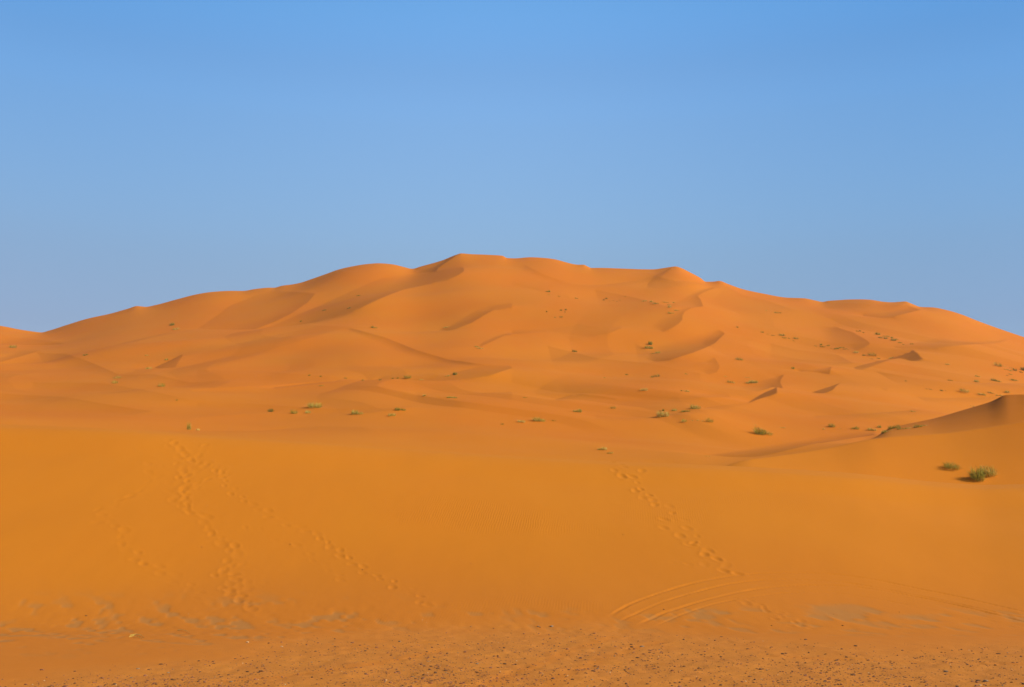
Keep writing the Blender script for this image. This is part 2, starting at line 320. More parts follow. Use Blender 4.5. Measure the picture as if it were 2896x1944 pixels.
# the ridge line of the great dune is brought back exactly to its place: broad first, then its small steps
for wd, sig in ((45.0, 30), (45.0, 14), (22.0, 5), (9.0, 0), (9.0, 0)):
    T = (Z - CAMZ) / R[:, None]
    T[:60] = -9
    jm = np.argmax(T, axis=0); rj = R[jm]; dT = np.where(np.abs(TH) < .62, Ts - T[jm, np.arange(NA)], 0)
    if sig:
        kk = np.exp(-0.5 * (np.arange(-3 * sig, 3 * sig + 1) / sig) ** 2); kk /= kk.sum()
        dT = np.convolve(np.pad(dT, 3 * sig, mode='edge'), kk, 'valid'); rj = np.convolve(np.pad(rj, 3 * sig, mode='edge'), kk, 'valid')
    Z += dT[None] * R[:, None] * np.exp(-((R[:, None] - rj[None]) / wd) ** 2)
# ---------------------------------------------------------------- marks in the sand of the front dune and the plain
cp, sp = math.cos(PITCH), math.sin(PITCH)
JF = int(np.searchsorted(R, 70))
def image_of(j):
    T = (Z[:j] - CAMZ) / np.maximum(R[:j, None], .01)
    s_, c_ = np.sin(TH)[None], np.cos(TH)[None]
    dep = np.where(c_ * cp + T * sp > .05, c_ * cp + T * sp, 1e9)
    return 1448 + FPX * s_ / dep, 972 - FPX * (T * cp - c_ * sp) / dep
PX, PY = image_of(JF)
XF, YF = X[:JF], Y[:JF]
# edge of the stony plain, in the photograph's pixels, carried onto the ground
edge = np.interp(PX, [-400, 0, 300, 600, 900, 1200, 1450, 1900, 2400, 2896, 3300], [1950, 1925, 1895, 1845, 1805, 1784, 1778, 1796, 1814, 1826, 1836])
wob = 9 * vnoise(XF / 1.3, YF / 2.2, 21) + 7 * vnoise(XF / .35, YF / .6, 22)
wob += 16 * vnoise(XF / 3.1, YF / 3.5, 27)
stony = sstep(-34, 52, PY + wob - edge); stony = np.where(R[:JF, None] < 12, 1, stony)
# bare darker ground showing between low tongues of blown sand at the foot of the dune
tongue = vnoise(XF / .62 + YF / 1.1, YF / 1.0, 23) * .6 + vnoise(XF / .21 + YF, YF / .42, 24) * .4
zone = sstep(1660, 1735, PY) * (1 - sstep(1800, 1880, PY)) * (1 - sstep(950, 1250, PX))
zone2 = sstep(1705, 1745, PY) * (1 - sstep(1775, 1815, PY)) * sstep(600, 900, PX) * .8
lens = np.exp(-((PX - 2370) / 110) ** 2 - ((PY - 1728) / 17) ** 2) + .7 * np.exp(-((PX - 2590) / 90) ** 2 - ((PY - 1745) / 14) ** 2) + .5 * np.exp(-((PX - 2010) / 120) ** 2 - ((PY - 1735) / 20) ** 2)
foot = (1 - sstep(32.5, 45, R[:JF, None] + 2.5 * vnoise(XF / 5, YF / 5, 28))) * np.ones(PX.shape)
bare = np.clip(sstep(.12, .62, tongue) * np.maximum(zone, zone2) + .8 * sstep(.2, .7, lens + .3 * tongue), 0, 1) * (1 - stony)
Z[:JF] += -.010 * bare - .010 * tongue * np.maximum(zone, zone2)
Z[:JF] += stony * (.012 * vnoise(XF / .22, YF / .3, 25) + .02 * vnoise(XF / 1.1, YF / 1.6, 26))
# old wheel tracks pressed into the stony plain: smoother, paler bands
track = np.zeros(PX.shape)
def world(pts, rmin=11, rmax=66):
    return np.array([hit(a, b, rmin=rmin, rmax=rmax)[:2] for a, b in pts])
def groove(pts, width, depth, rim=.4, fade=.15):
    P = catmull(world(pts), 8)[:, :2]
    js, is_ = block(P[:, 0], P[:, 1], width * 3); js = slice(js.start, min(js.stop, JF))
    xb, yb = X[js, is_], Y[js, is_]
    best = np.full(xb.shape, 1e9); pos = np.zeros(xb.shape)
    for n, (a, b) in enumerate(zip(P[:-1], P[1:])):
        dx, dy = b - a; L2 = dx*dx + dy*dy + 1e-9
        t = np.clip(((xb-a[0])*dx + (yb-a[1])*dy) / L2, 0, 1); dd = np.hypot(xb-a[0]-t*dx, yb-a[1]-t*dy)
        m = dd < best; best = np.where(m, dd, best); pos = np.where(m, (n + t) / (len(P) - 1), pos)
    e = sstep(0, fade, pos) * sstep(0, fade, 1 - pos)
    q = best / width
    wig = 1 + .3 * np.sin(pos * len(P) * 9) + .6 * vnoise(xb / .5, yb / .5, 31)
    Z[js, is_] += e * wig * .34 * depth * (-np.exp(-(q * 1.25) ** 4) + rim * np.exp(-((q - 1.45) / .38) ** 2))
    return js, is_, e * np.exp(-q * q)
RUTS = [([(1716,1748),(1790,1706),(1916,1662),(2030,1636),(2120,1625),(2200,1621),(2330,1623),(2450,1636),(2600,1666),(2750,1697),(2960,1745)], .085, .05),
        ([(1740,1762),(1830,1722),(1916,1690),(2040,1657),(2140,1643),(2260,1640),(2400,1650),(2560,1678),(2700,1706),(2960,1760)], .075, .045),
        ([(1800,1770),(1860,1742),(1916,1722),(2020,1692),(2120,1670),(2250,1657),(2380,1658),(2500,1672),(2650,1700),(2800,1735),(2960,1772)], .09, .05),
        ([(1850,1772),(1930,1738),(2050,1702),(2200,1680),(2330,1676),(2450,1690),(2600,1716)], .07, .035)]
for p, wdt, dp in RUTS: groove(p, wdt, dp, fade=.05)
for p in ([(1280,1990),(1400,1930),(1520,1880),(1640,1832),(1760,1795)], [(1460,1990),(1560,1930),(1680,1876),(1790,1836),(1900,1806)], [(2120,1852),(2400,1866),(2650,1872),(3000,1880)], [(560,1930),(900,1900),(1150,1860),(1300,1830)]):
    js, is_, v = groove(p, .24, .022, rim=.5, fade=.08); track[js, is_] = np.maximum(track[js, is_], v)
# footprints
rnd = random.Random(5)
def dent(x, y, a, lw, ll, dp):
    js, is_ = block(np.array([x]), np.array([y]), 3.2 * max(lw, ll)); js = slice(js.start, min(js.stop, JF))
    xb, yb = X[js, is_] - x, Y[js, is_] - y
    u = (xb * math.cos(a) + yb * math.sin(a)) / ll; v = (-xb * math.sin(a) + yb * math.cos(a)) / lw
    q = np.hypot(u, v)
    Z[js, is_] += .20 * dp * (-np.exp(-(q * 1.05) ** 3) + .38 * np.exp(-((q - 1.55) / .42) ** 2) * (1 + .5 * np.sin(3 * np.arctan2(v, u) + x * 9)))
def trail(pts, step=.55, half=.13, jit=.05, dp=.09, sz=.17, skip=.0):
    P = catmull(world(pts), 10)[:, :2]; seg = np.hypot(*np.diff(P, axis=0).T); s = np.concatenate([[0], np.cumsum(seg)])
    n = 0; d = 0
    while d < s[-1]:
        x, y = np.interp(d, s, P[:, 0]), np.interp(d, s, P[:, 1]); x2, y2 = np.interp(min(d + .3, s[-1]), s, P[:, 0]), np.interp(min(d + .3, s[-1]), s, P[:, 1])
        a = math.atan2(y2 - y, x2 - x); side = half * (1 if n % 2 else -1) + rnd.gauss(0, jit)
        if rnd.random() >= skip:
            k = rnd.uniform(.75, 1.25)
            dent(x - side * math.sin(a), y + side * math.cos(a), a + rnd.gauss(0, .3), sz * .62 * k, sz * 1.05 * k, dp * rnd.uniform(.35, 1.2))
        d += step * rnd.uniform(.8, 1.2); n += 1
trail([(1700,1300),(1760,1316),(1800,1332),(1790,1342),(1800,1370),(1830,1400),(1880,1430),(1905,1460),(1955,1500),(1985,1545),(2030,1588),(2060,1610),(2095,1626)], jit=.09, dp=.12, sz=.2, step=.85)
trail([(1740,1330),(1780,1380),(1830,1418),(1850,1450),(1885,1485),(1905,1515),(1970,1550),(1992,1582),(2050,1618)], jit=.08, dp=.12, sz=.2, skip=.1, step=.95)
trail([(1910,1588),(1940,1598)], dp=.06)
trail([(2085,1690),(2140,1715),(2185,1738),(2235,1765),(2300,1785)], step=.5, dp=.06, sz=.15)
trail([(2110,1702),(2175,1722),(2230,1748),(2280,1770)], step=.55, dp=.06, sz=.15)
trail([(480,1245),(500,1270),(520,1300),(515,1340),(505,1380),(530,1420),(545,1450),(590,1475),(610,1510),(650,1545),(665,1585),(650,1630),(640,1660),(680,1695),(705,1730)], step=.42, jit=.14, dp=.085, sz=.21)
trail([(560,1300),(600,1330),(640,1332),(600,1345),(560,1380),(520,1400),(560,1430)], step=.45, jit=.3, dp=.07, sz=.21)
trail([(590,1260),(570,1280),(545,1310),(525,1350),(500,1370),(480,1400),(520,1420)], step=.45, jit=.25, dp=.06, sz=.2)
trail([(660,1590),(640,1620),(690,1640),(680,1670),(700,1700)], step=.4, jit=.12, dp=.075, sz=.2)
trail([(430,1310),(445,1340),(410,1370),(370,1400),(330,1420),(295,1440),(280,1462),(320,1475),(355,1505),(345,1540),(380,1570),(410,1595)], step=.5, jit=.15, dp=.06, sz=.2)
trail([(410,1595),(470,1620),(520,1650),(560,1680),(590,1705)], step=.6, jit=.08, dp=.06, sz=.2)
trail([(600,1310),(640,1370),(690,1415),(750,1450),(830,1490),(900,1515),(935,1545),(985,1580),(1030,1612),(1090,1640),(1130,1660),(1170,1680),(1210,1712)], step=.5, jit=.07, dp=.075, sz=.17)
trail([(690,1492),(760,1518),(820,1545),(870,1580),(930,1610),(980,1640)], step=.6, jit=.12, dp=.045, sz=.16, skip=.2)
trail([(770,1640),(860,1660),(950,1680)], step=.9, jit=.2, dp=.03, skip=.3)
for px in range(60, 1250, 22):                       # trampled sand along the foot of the dune
    x, y = world([(px + rnd.uniform(-12, 12), 1755 + rnd.uniform(-50, 60))])[0]
    dent(x, y, rnd.uniform(0, 3), .22, .34, rnd.uniform(.01, .03))

# little mounds of sand caught by the larger shrubs
SPECS = []
G1 = 'shrubs on the sand flat behind the front dune'; G2 = 'shrubs on the middle dunes'; G3 = 'shrubs on the great dune'
def S(px, py, w_, h_, look, label, group=None, lean=0): SPECS.append((px, py, w_, h_, look, label, group, lean))
# nearest, behind the front dune's crest
S(2765,1356,31,32,'g','largest green shrub at the far right, just behind the front dune crest', G1)
S(2794,1343,30,25,'m','yellow-green shrub touching the right side of the largest green shrub', G1)
S(2692,1325,27,16,'g','small dark-shadowed green shrub left of the largest shrub at the right', G1)
S(1703,1273,27,12,'s','straw-yellow dry clump standing above the top of the right footprint trail', G1)
S(1725,1283,18,8,'y','low brownish tail of dry stems right beside the straw-yellow clump', G1)
S(2001,1291,16,3,'y','faint flat dry tuft on the crest line right of the right footprint trail', G1)
S(534,1216,7,20,'m','upright narrow green sprig with pale straw foot above the left footprints', G1)
S(560,1218,7,6,'s','tiny pale tuft right of the upright green sprig above the left footprints', G1)
# the flat below the shaded dune at the right
S(2158,1228,46,20,'g','broad dark green shrub with a drooping right arm, alone on the right flat', G1, .3)
S(2135,1203,7,3,'s','tiny pale tuft just above left of the broad dark green shrub', G1)
S(2216,1211,18,4,'y','thin flat yellowish shrub between the broad green shrub and the row by the shaded dune', G1)
S(2352,1208,20,11,'g','leftmost round green shrub of the row leading to the shaded dune', G1)
S(2331,1215,8,4,'y','tiny brown tuft at the left foot of the leftmost green shrub of the row', G1)
S(2374,1213,9,3,'y','flat tiny tuft just right of the leftmost green shrub of the row', G1)
S(2419,1214,20,10,'g','oval green shrub second from the left in the row leading to the shaded dune', G1)
S(2466,1218,22,9,'y','low brown and yellow shrub below the small leaning green one in the row', G1, -.3)
S(2487,1210,14,9,'g','small leaning green shrub above the low brown one in the row', G1)
S(2505,1223,26,11,'y','straw-coloured shrub at the left tip of the shaded dune', G1, .3)
S(2528,1212,34,11,'g','long arched green shrub along the left tip of the shaded dune', G1)
S(2547,1214,20,8,'g','dark green shrub right of the long arched one at the shaded dune foot', G1)
S(2566,1213,22,5,'y','low pale strip of shrub between two green ones at the shaded dune', G1)
S(2596,1209,20,10,'g','green shrub furthest right along the shaded dune edge', G1)
S(2614,1205,20,6,'y','pale yellow tail of shrub running right up the shaded dune edge', G1)
S(2582,1165,15,5,'y','single pale shrub on the bright slope above the shaded dune edge', G1)
S(2752,1150,14,3,'y','faint flat dry shrub just above the shaded dune crest', G2)
# the middle flat
S(1475,1195,23,10,'s','yellow dry shrub second from the left in the centre row', G1)
S(1526,1192,33,14,'m','largest yellow-green pointed shrub of the centre row', G1)
S(1566,1191,13,5,'g','flat green tuft right of the largest pointed shrub of the centre row', G1)
S(1420,1201,7,4,'d','tiny dark tuft at the left end of the centre row', G1)
S(1485,1125,11,4,'g','flat small green tuft on the orange slope above the centre row', G1)
S(1633,1166,28,13,'m','brownish-green shrub with a pale foot in the middle of the flat', G1)
S(1734,1156,13,8,'g','small round green shrub right of the brownish-green one on the flat', G1)
S(1872,1163,17,8,'d','dark shrub with a left shadow standing over the pale yellow one', G1)
S(1875,1179,34,18,'s','wide pale yellow shrub just below the dark one', G1)
S(1907,1163,11,8,'m','small faded shrub between the pale yellow one and the long slanted clump', G1)
S(1938,1165,26,11,'g','green left half of the long slanted clump on the flat', G1, .5)
S(1968,1157,28,14,'m','yellow-green right half of the long slanted clump on the flat', G1)
S(1935,1194,15,10,'m','left one of two small green shrubs below the long slanted clump', G1)
S(2007,1194,15,12,'g','right one of two small green shrubs below the long slanted clump', G1)
for q in ((1958,1191),(1974,1190),(1988,1192)): S(q[0], q[1], 5, 3, 's', 'one of the tiny pale tufts between the two small green shrubs', 'tiny tufts between two green shrubs')
S(766,1165,12,9,'d','leftmost small dark green shrub of the left row below the bright dune', G1)
S(831,1170,15,12,'g','dark green shrub with a pale right foot, second in the left row', G1)
S(890,1153,28,17,'m','domed yellow-green shrub standing highest in the left row', G1)
S(871,1169,15,9,'y','faint brown shrub just below the domed yellow-green one', G1)
S(1010,1172,36,14,'m','wide flat yellow-green shrub in the middle of the left row', G1)
S(1132,1161,34,13,'g','dark green leaning shrub at the right end of the left row', G1, .4)
S(1108,1177,20,10,'y','pale straw tail trailing down left from the dark green leaning shrub', G1, .6)
S(1277,1126,30,14,'m','yellow-green shrub alone on the middle slope above the left row', G2)
S(1200,1121,9,6,'y','tiny faded shrub left of the lone yellow-green shrub on the middle slope', G2)
S(1153,1070,17,10,'g','green shrub on the shadow line under the bright dome-shaped dune', G2)
S(1286,1061,11,9,'d','dark round shrub where the shadow line under the bright dune widens', G2)
S(1265,1065,14,6,'y','pale shrub beside and left of the dark round one on the shadow line', G2)
S(1192,1075,10,4,'s','pale flat tuft on the shadow line right of the green shrub', G2)
S(910,1092,16,5,'g','flat green shrub on the bright edge line below the bright dune', G2)
for q in ((875,1063),(977,1071),(1026,1077),(1075,1076),(1110,1072),(1125,1071),(907,1066)): S(q[0], q[1], 5, 4, 'd', 'one of the tiny dark tufts scattered below the bright dome-shaped dune', 'tiny dark tufts below the bright dune')
# left
S(37,984,15,9,'g','lone green shrub at the left edge below the ridge saddle', G2)
S(241,1006,8,5,'d','tiny dark tuft on the left slope, right of the left-edge shrub', G2)
S(415,1006,10,5,'y','tiny pale tuft left of a small green one on the left slope', G2)
S(471,1019,9,5,'g','small green tuft above the dark wedge-shaped face at the left', G2)
S(421,1044,11,6,'y','brown tuft at the left point of the dark wedge-shaped face', G2)
S(330,1071,13,8,'m','yellowish upper one of two shrubs stacked on the left slope', G2)
S(324,1085,13,9,'g','dark green lower one of two shrubs stacked on the left slope', G2)
S(456,1094,16,11,'g','round green shrub right of the two stacked shrubs on the left slope', G2)
S(486,921,9,8,'d','upper dark tuft of a pair on the left shoulder of the great dune', G3)
S(497,933,10,6,'y','lower pale tuft of a pair on the left shoulder of the great dune', G3)
S(500,1133,5,3,'d','single tiny dark speck of a tuft on the smooth left slope', G2)
# great dune
S(1057,928,19,8,'g','dark green shrub on the bright slope right of the dome-shaped dune top', G3)
for q in ((1014,837,9,4),(917,879,9,4),(987,873,7,4),(851,910,5,4)): S(*q, 'd', 'one of four small dark tufts along the long shaded hollow of the great dune', 'dark tufts in the shaded hollow')
S(1262,927,17,6,'y','pale shrub at the lower end of the curved dark face, centre of the great dune', G3)
S(1350,982,11,5,'g','small green tuft above a pale one, left of centre on the middle dunes', G2)
S(1358,987,18,7,'s','pale yellow shrub right below the small green tuft, left of centre', G2)
S(1550,826,12,6,'g','topmost small green shrub below the summit', G3)
S(1552,835,9,3,'y','flat pale tuft right below the topmost green shrub', G3)
S(1581,839,7,3,'d','tiny tuft right of the topmost green shrub', G3)
S(1630,845,9,4,'d','dark tuft in the hollow below the summit plateau', G3)
for q in ((1708,850,4,4),(1715,846,6,4),(1724,852,4,2),(1734,851,5,2),(1744,853,5,2),(1754,850,4,2),(1767,839,7,3)): S(*q, 'd', 'one of the tiny dark specks of tufts in the upper row below the summit ridge', 'tiny tufts in the upper row')
S(1821,853,16,6,'m','left shrub of the upper green row under the ridge', G3, .5)
S(1843,855,8,5,'m','small tuft between the first two green shrubs of the upper row', G3)
S(1855,860,18,8,'g','darkest green shrub of the upper row under the ridge', G3)
S(1882,856,16,6,'g','slanted green shrub right of the darkest one in the upper row', G3, .5)
S(1893,863,13,5,'y','brown shrub just below the slanted green one in the upper row', G3)
S(1905,857,8,4,'y','rightmost faint tuft of the upper row', G3)
S(1894,870,9,6,'y','small tuft beneath the brown shrub of the upper row', G3)
S(1897,887,17,8,'m','pale green shrub lying below the upper row near the dark ridge face', G3, .5)
S(1913,879,12,4,'y','thin faded tuft right above the pale green shrub below the upper row', G3)
for q in ((1546,883,4,4),(1570,899,3,3),(1587,879,5,4),(1600,878,5,5),(1598,884,4,3),(1587,898,6,4)): S(*q, 'd', 'one of six tiny dark tufts clustered in the middle of the great dune', 'six tiny dark tufts')
S(1625,996,9,7,'d','lone dark shrub in the middle of the orange slope below the cluster', G2)
S(1839,975,12,10,'g','top dark shrub of the stacked group left of the flame-shaped dark face', G3)
S(1836,986,26,10,'g','wide green shrub in the middle of the stacked group', G3)
S(1855,1000,24,8,'m','slanted pale green shrub at the bottom of the stacked group', G3, .4)
S(2086,927,5,4,'d','single tiny dark tuft right of the flame-shaped dark face', G3)
S(2091,1019,16,9,'g','small green shrub with a dark left side right of the flame-shaped face', G2)
S(1772,1061,7,4,'d','tiny dark tuft left of a dark pair on the middle slope', G2)
S(1709,1069,6,3,'y','tiny yellowish tuft far left of the dark pair on the middle slope', G2)
S(1858,1066,13,9,'d','larger right one of a dark pair on the middle slope', G2)
S(1845,1068,7,5,'d','smaller left one of a dark pair on the middle slope', G2)
S(1942,1059,9,4,'y','faint tuft right of the dark pair on the middle slope', G2)
S(1821,1105,20,9,'s','pale dry shrub with one dark stem below the dark pair', G2)
S(1941,1108,16,7,'y','brownish dry shrub right of the pale one, above the long slanted clump', G2)
S(1927,1107,5,4,'d','tiny dark tuft left of the brownish dry shrub', G2)
S(2067,1083,20,8,'g','flat green shrub left of the long pale slanted shrub', G2)
S(2125,1084,36,10,'y','long pale slanted shrub beside the dark-faced crescent dune', G2, .5)
S(2052,1065,9,4,'s','faint pale tuft above the flat green shrub', G2)
S(2115,1069,20,3,'s','thin pale streak of dry tufts above the long pale slanted shrub', G2)
S(2195,886,13,5,'g','green tuft by the thin dark line under the right ridge', G3)
S(2206,886,7,3,'d','tiny tuft right beside the green tuft under the right ridge', G3)
S(2166,879,6,3,'y','faint tuft left of the green tuft under the right ridge', G3)
for q in ((2156,941,5,4),(2172,946,6,2),(2188,950,14,4),(2212,950,11,6),(2217,957,13,5),(2232,958,6,3),(2251,959,14,7),(2245,965,6,3)): S(*q, 'g', 'one of the green tufts in the slanting row left of the right-hand dune face', 'left slanting row of tufts')
for q in ((2308,980,6,3),(2322,977,8,5),(2326,982,12,5),(2341,979,9,4),(2352,986,8,2),(2366,988,12,5),(2373,985,9,4),(2382,984,9,3),(2390,988,12,4),(2400,990,6,2)): S(*q, 'g', 'one of the green tufts in the flat row below the dark pointed face', 'flat row of tufts on the right')
S(2422,999,11,6,'s','pale tuft right of the flat row of green tufts', G2)
S(2443,1006,7,4,'d','small dark tuft between the pale tuft and the dark green leaning shrub', G2)
S(2467,1006,16,9,'g','dark green leaning shrub left of the small dark pyramid face', G2, -.4)
for q in ((2465,1016,12,2),(2484,1015,8,3)): S(*q, 'd', 'one of two flat dark tufts under the dark green leaning shrub', 'two flat dark tufts')
S(2518,1014,15,5,'y','yellowish shrub touching the left foot of the small dark pyramid face', G2)
for q in ((2425,938,5,3),(2433,938,4,4),(2442,942,4,3)): S(*q, 'd', 'one of three tiny dark tufts at the upper right slope', 'three tiny dark tufts')
S(2482,947,10,7,'g','topmost round green shrub of the upper right cluster', G3)
for q in ((2491,957,9,5),(2500,952,8,4),(2505,959,9,6),(2512,953,6,4),(2522,957,5,5),(2527,964,12,7),(2536,961,8,3),(2545,971,7,4),(2556,975,6,3),(2579,974,10,4)): S(*q, 'g', 'one of the green tufts in the cluster running down right below the topmost round shrub', 'upper right cluster of tufts')
S(2243,1044,7,6,'g','single green tuft on the shadow line of the long dark-tipped dune', G2)
S(2824,1036,15,10,'g','dark green leaning shrub at the upper right by the frame edge', G2, -.5)
for q in ((2843,1038,9,3),(2846,1046,14,4),(2858,1050,6,4),(2859,1042,8,3)): S(*q, 'y', 'one of the faint pale tufts right of the leaning shrub at the frame edge', 'faint pale tufts at the right edge')
S(2871,1049,8,6,'d','small dark tuft near the right frame edge', G2)
S(2888,1054,8,4,'d','small flat dark tuft closest below the dark bush cut by the right edge', G2)
S(2895,1048,9,9,'d','dark bush cut by the right frame edge', G2)
S(2765,1066,14,5,'y','faint pair of joined tufts above the wide green shrub at the right', G2)
S(2762,1081,9,6,'y','pale tuft left of the wide green shrub at the right', G2)
S(2857,1060,13,4,'y','thin pale tuft between the frame-edge bush and the wide green shrub', G2)
S(2849,1063,6,3,'d','tiny dark tuft left under the thin pale one at the right edge', G2)
S(2818,1079,30,8,'g','wide flat green shrub at the right above the darker orange hollow', G2)
S(2870,1077,20,10,'m','yellow-green shrub with dark left tail right of the wide green shrub', G2, .4)
S(2688,1077,14,6,'d','small brown tuft alone left of the pale tufts at the right', G2)
S(2680,1032,10,5,'s','faint yellow tuft on the slope right of the small dark pyramid', G2)
for q in ((2562,1079,4,3),(2620,1101,6,3),(2632,1102,8,3),(2663,1106,6,4),(2675,1106,5,2)): S(*q, 'd', 'one of the tiny tufts in the orange hollow right of the crescent dunes', 'tiny tufts in the orange hollow')
S(2729,1110,18,11,'m','green shrub with dark left foot, leftmost of the row above the shaded dune', G2)
S(2778,1118,20,9,'m','second shrub of the row above the shaded dune, green and straw', G2)
S(2803,1112,14,7,'y','faded shrub above and between the second and last of that row by the shaded dune', G2)
S(2826,1120,18,5,'y','low brown strip of shrub just above the shaded dune tip', G2)
S(2852,1111,16,7,'y','pale slanted shrub directly above the peak of the shaded dune', G2, .4)

for q in SPECS:
    if q[2] < 14: continue
    x, y, r, a = hit(q[0], q[1], rmin=12); wm = q[2] * r / FPX; hm = q[3] * r / FPX * .22
    js, is_ = block(np.array([x]), np.array([y]), wm * 1.6); js = slice(js.start, js.stop)
    dx, dy = X[js, is_] - x, Y[js, is_] - y
    Z[js, is_] += hm * np.exp(-((dx + .15 * wm) / (.62 * wm)) ** 2 - (dy / (.5 * wm)) ** 2)
# ---------------------------------------------------------------- link the sand sheet
def grid_mesh(name):
    me = bpy.data.meshes.new(name)
    co = np.stack([X, Y, Z], -1).reshape(-1, 3).astype(np.float32)
    j, i = np.meshgrid(np.arange(NR - 1), np.arange(NA - 1), indexing='ij')
    a = j * NA + i; q = np.stack([a, a + 1, a + NA + 1, a + NA], -1).reshape(-1, 4)[:, ::-1]
    j = np.arange(NR - 1); a = j * NA + NA - 1; b = j * NA              # close the sheet behind the viewpoint
    q = np.concatenate([q, np.stack([a, b, b + NA, a + NA], -1)[:, ::-1]]).astype(np.int32)
    me.vertices.add(len(co)); me.vertices.foreach_set('co', co.ravel())
    me.loops.add(q.size); me.loops.foreach_set('vertex_index', q.ravel())
    me.polygons.add(len(q)); me.polygons.foreach_set('loop_start', np.arange(0, q.size, 4, dtype=np.int32))
    me.polygons.foreach_set('use_smooth', np.ones(len(q), bool))
    me.update(calc_edges=True)
    return me
me = grid_mesh('ground')
ground = bpy.data.objects.new('ground', me); sc.collection.objects.link(ground); ground['kind'] = 'structure'
def put_attr(name, front, rest=0.0):
    v = np.full((NR, NA), rest, np.float32)
    if front is not None: v[:JF] = front
    a = me.attributes.new(name, 'FLOAT', 'POINT'); a.data.foreach_set('value', v.ravel()); return v
put_attr('stony', stony * (1 - .55 * track)); put_attr('bare', bare); put_attr('foot', foot)
rcg = rc[None] * np.ones((NR, 1))
och = 1 - sstep(-6, 60, R[:, None] - rcg)           # the ochre sand of the front dune; redder sand behind it
a_ = me.attributes.new('ochre', 'FLOAT', 'POINT'); a_.data.foreach_set('value', och.astype(np.float32).ravel())

# ---------------------------------------------------------------- materials
class NT:
    def __init__(s, name):
        s.m = bpy.data.materials.new(name); s.m.use_nodes = True; s.t = s.m.node_tree; s.b = s.t.nodes['Principled BSDF']
    def n(s, kind, **kw):
        n = s.t.nodes.new(kind)
        for k_, v in kw.items():
            if k_.startswith('_'): setattr(n, k_[1:], v)
        return n
    def link(s, a, b): s.t.links.new(a, b)
    def val(s, n, i, v):
        if hasattr(v, 'default_value') or hasattr(v, 'is_linked'): s.link(v, n.inputs[i])
        else: n.inputs[i].default_value = v
    def math(s, op, a, b=0.0, clamp=False):
        n = s.n('ShaderNodeMath', _operation=op, _use_clamp=clamp); s.val(n, 0, a); s.val(n, 1, b); return n.outputs[0]
    def mix(s, f, a, b, kind='MIX'):
        n = s.n('ShaderNodeMix', _data_type='RGBA', _blend_type=kind); s.val(n, 0, f); s.val(n, 6, a); s.val(n, 7, b); return n.outputs[2]
    def noise(s, vec, scale, detail=3, rough=.5):
        n = s.n('ShaderNodeTexNoise'); s.link(vec, n.inputs['Vector']); n.inputs['Scale'].default_value = scale; n.inputs['Detail'].default_value = detail; n.inputs['Roughness'].default_value = rough
        return n.outputs[0]
    def remap(s, v, a, b, c=0.0, d=1.0):
        n = s.n('ShaderNodeMapRange', _interpolation_type='SMOOTHSTEP'); s.val(n, 0, v)
        for i, q in enumerate((a, b, c, d)): n.inputs[i + 1].default_value = q
        return n.outputs[0]
    def attr(s, name): return s.n('ShaderNodeAttribute', _attribute_name=name).outputs['Fac']
    def scaled(s, vec, sc_, rot=0.0):
        n = s.n('ShaderNodeMapping'); s.link(vec, n.inputs[0]); n.inputs[3].default_value = sc_; n.inputs[2].default_value = (0, 0, rot); return n.outputs[0]
G = NT('sand'); co = G.n('ShaderNodeTexCoord').outputs['Object']
stn, br, oc = G.attr('stony'), G.attr('bare'), G.attr('ochre')
big = G.noise(G.scaled(co, (1, .45, 1)), .035, 4, .55); midn = G.noise(G.scaled(co, (1, .5, 1)), .35, 4, .6); fine = G.noise(co, 7.0, 5, .65); grain = G.noise(co, 60.0, 2, .7)
red = G.mix(G.remap(big, .35, .65), (.605, .163, .0075, 1), (.605, .179, .009, 1))
och_c = G.mix(G.remap(big, .3, .7), (.590, .180, .0105, 1), (.605, .195, .012, 1))
base = G.mix(oc, red, och_c)
base = G.mix(G.remap(midn, .3, .75, 0, .09), base, (.52, .135, .012, 1))
base = G.mix(G.remap(fine, .35, .8, 0, .10), base, (.66, .25, .03, 1))
base = G.mix(G.math('MULTIPLY', G.attr('foot'), .55), base, (.565, .165, .018, 1))
base = G.mix(G.math('MULTIPLY', br, .50), base, (.37, .185, .055, 1))
sto_n = G.noise(co, 26.0, 4, .75)
peb = G.n('ShaderNodeTexVoronoi', _feature='F1'); G.link(G.scaled(co, (1, 1, .2)), peb.inputs['Vector']); peb.inputs['Scale'].default_value = 17.0
sc_ = G.n('ShaderNodeSeparateColor'); G.link(peb.outputs['Color'], sc_.inputs[0])
stone_c = G.mix(G.remap(sc_.outputs[0], .1, .9), (.24, .09, .020, 1), (.58, .26, .08, 1))
gr = G.mix(G.remap(sto_n, .35, .7), (.60, .195, .026, 1), (.68, .245, .036, 1))
gr = G.mix(G.remap(G.noise(G.scaled(co, (.35, 1, 1)), 2.2, 5, .65), .5, .72, 0, .7), gr, (.66, .225, .022, 1))
gr = G.mix(G.remap(G.noise(G.scaled(co, (1, .6, 1)), 1.3, 5, .6), .4, .7, 0, .5), gr, (.52, .168, .026, 1))
gr = G.mix(G.math('MULTIPLY', G.remap(peb.outputs['Distance'], .22, .12), G.remap(sc_.outputs[1], .55, .6)), gr, stone_c)
base = G.mix(stn, base, gr)
G.link(base, G.b.inputs['Base Color']); G.b.inputs['Roughness'].default_value = .95; G.b.inputs['Specular IOR Level'].default_value = .08
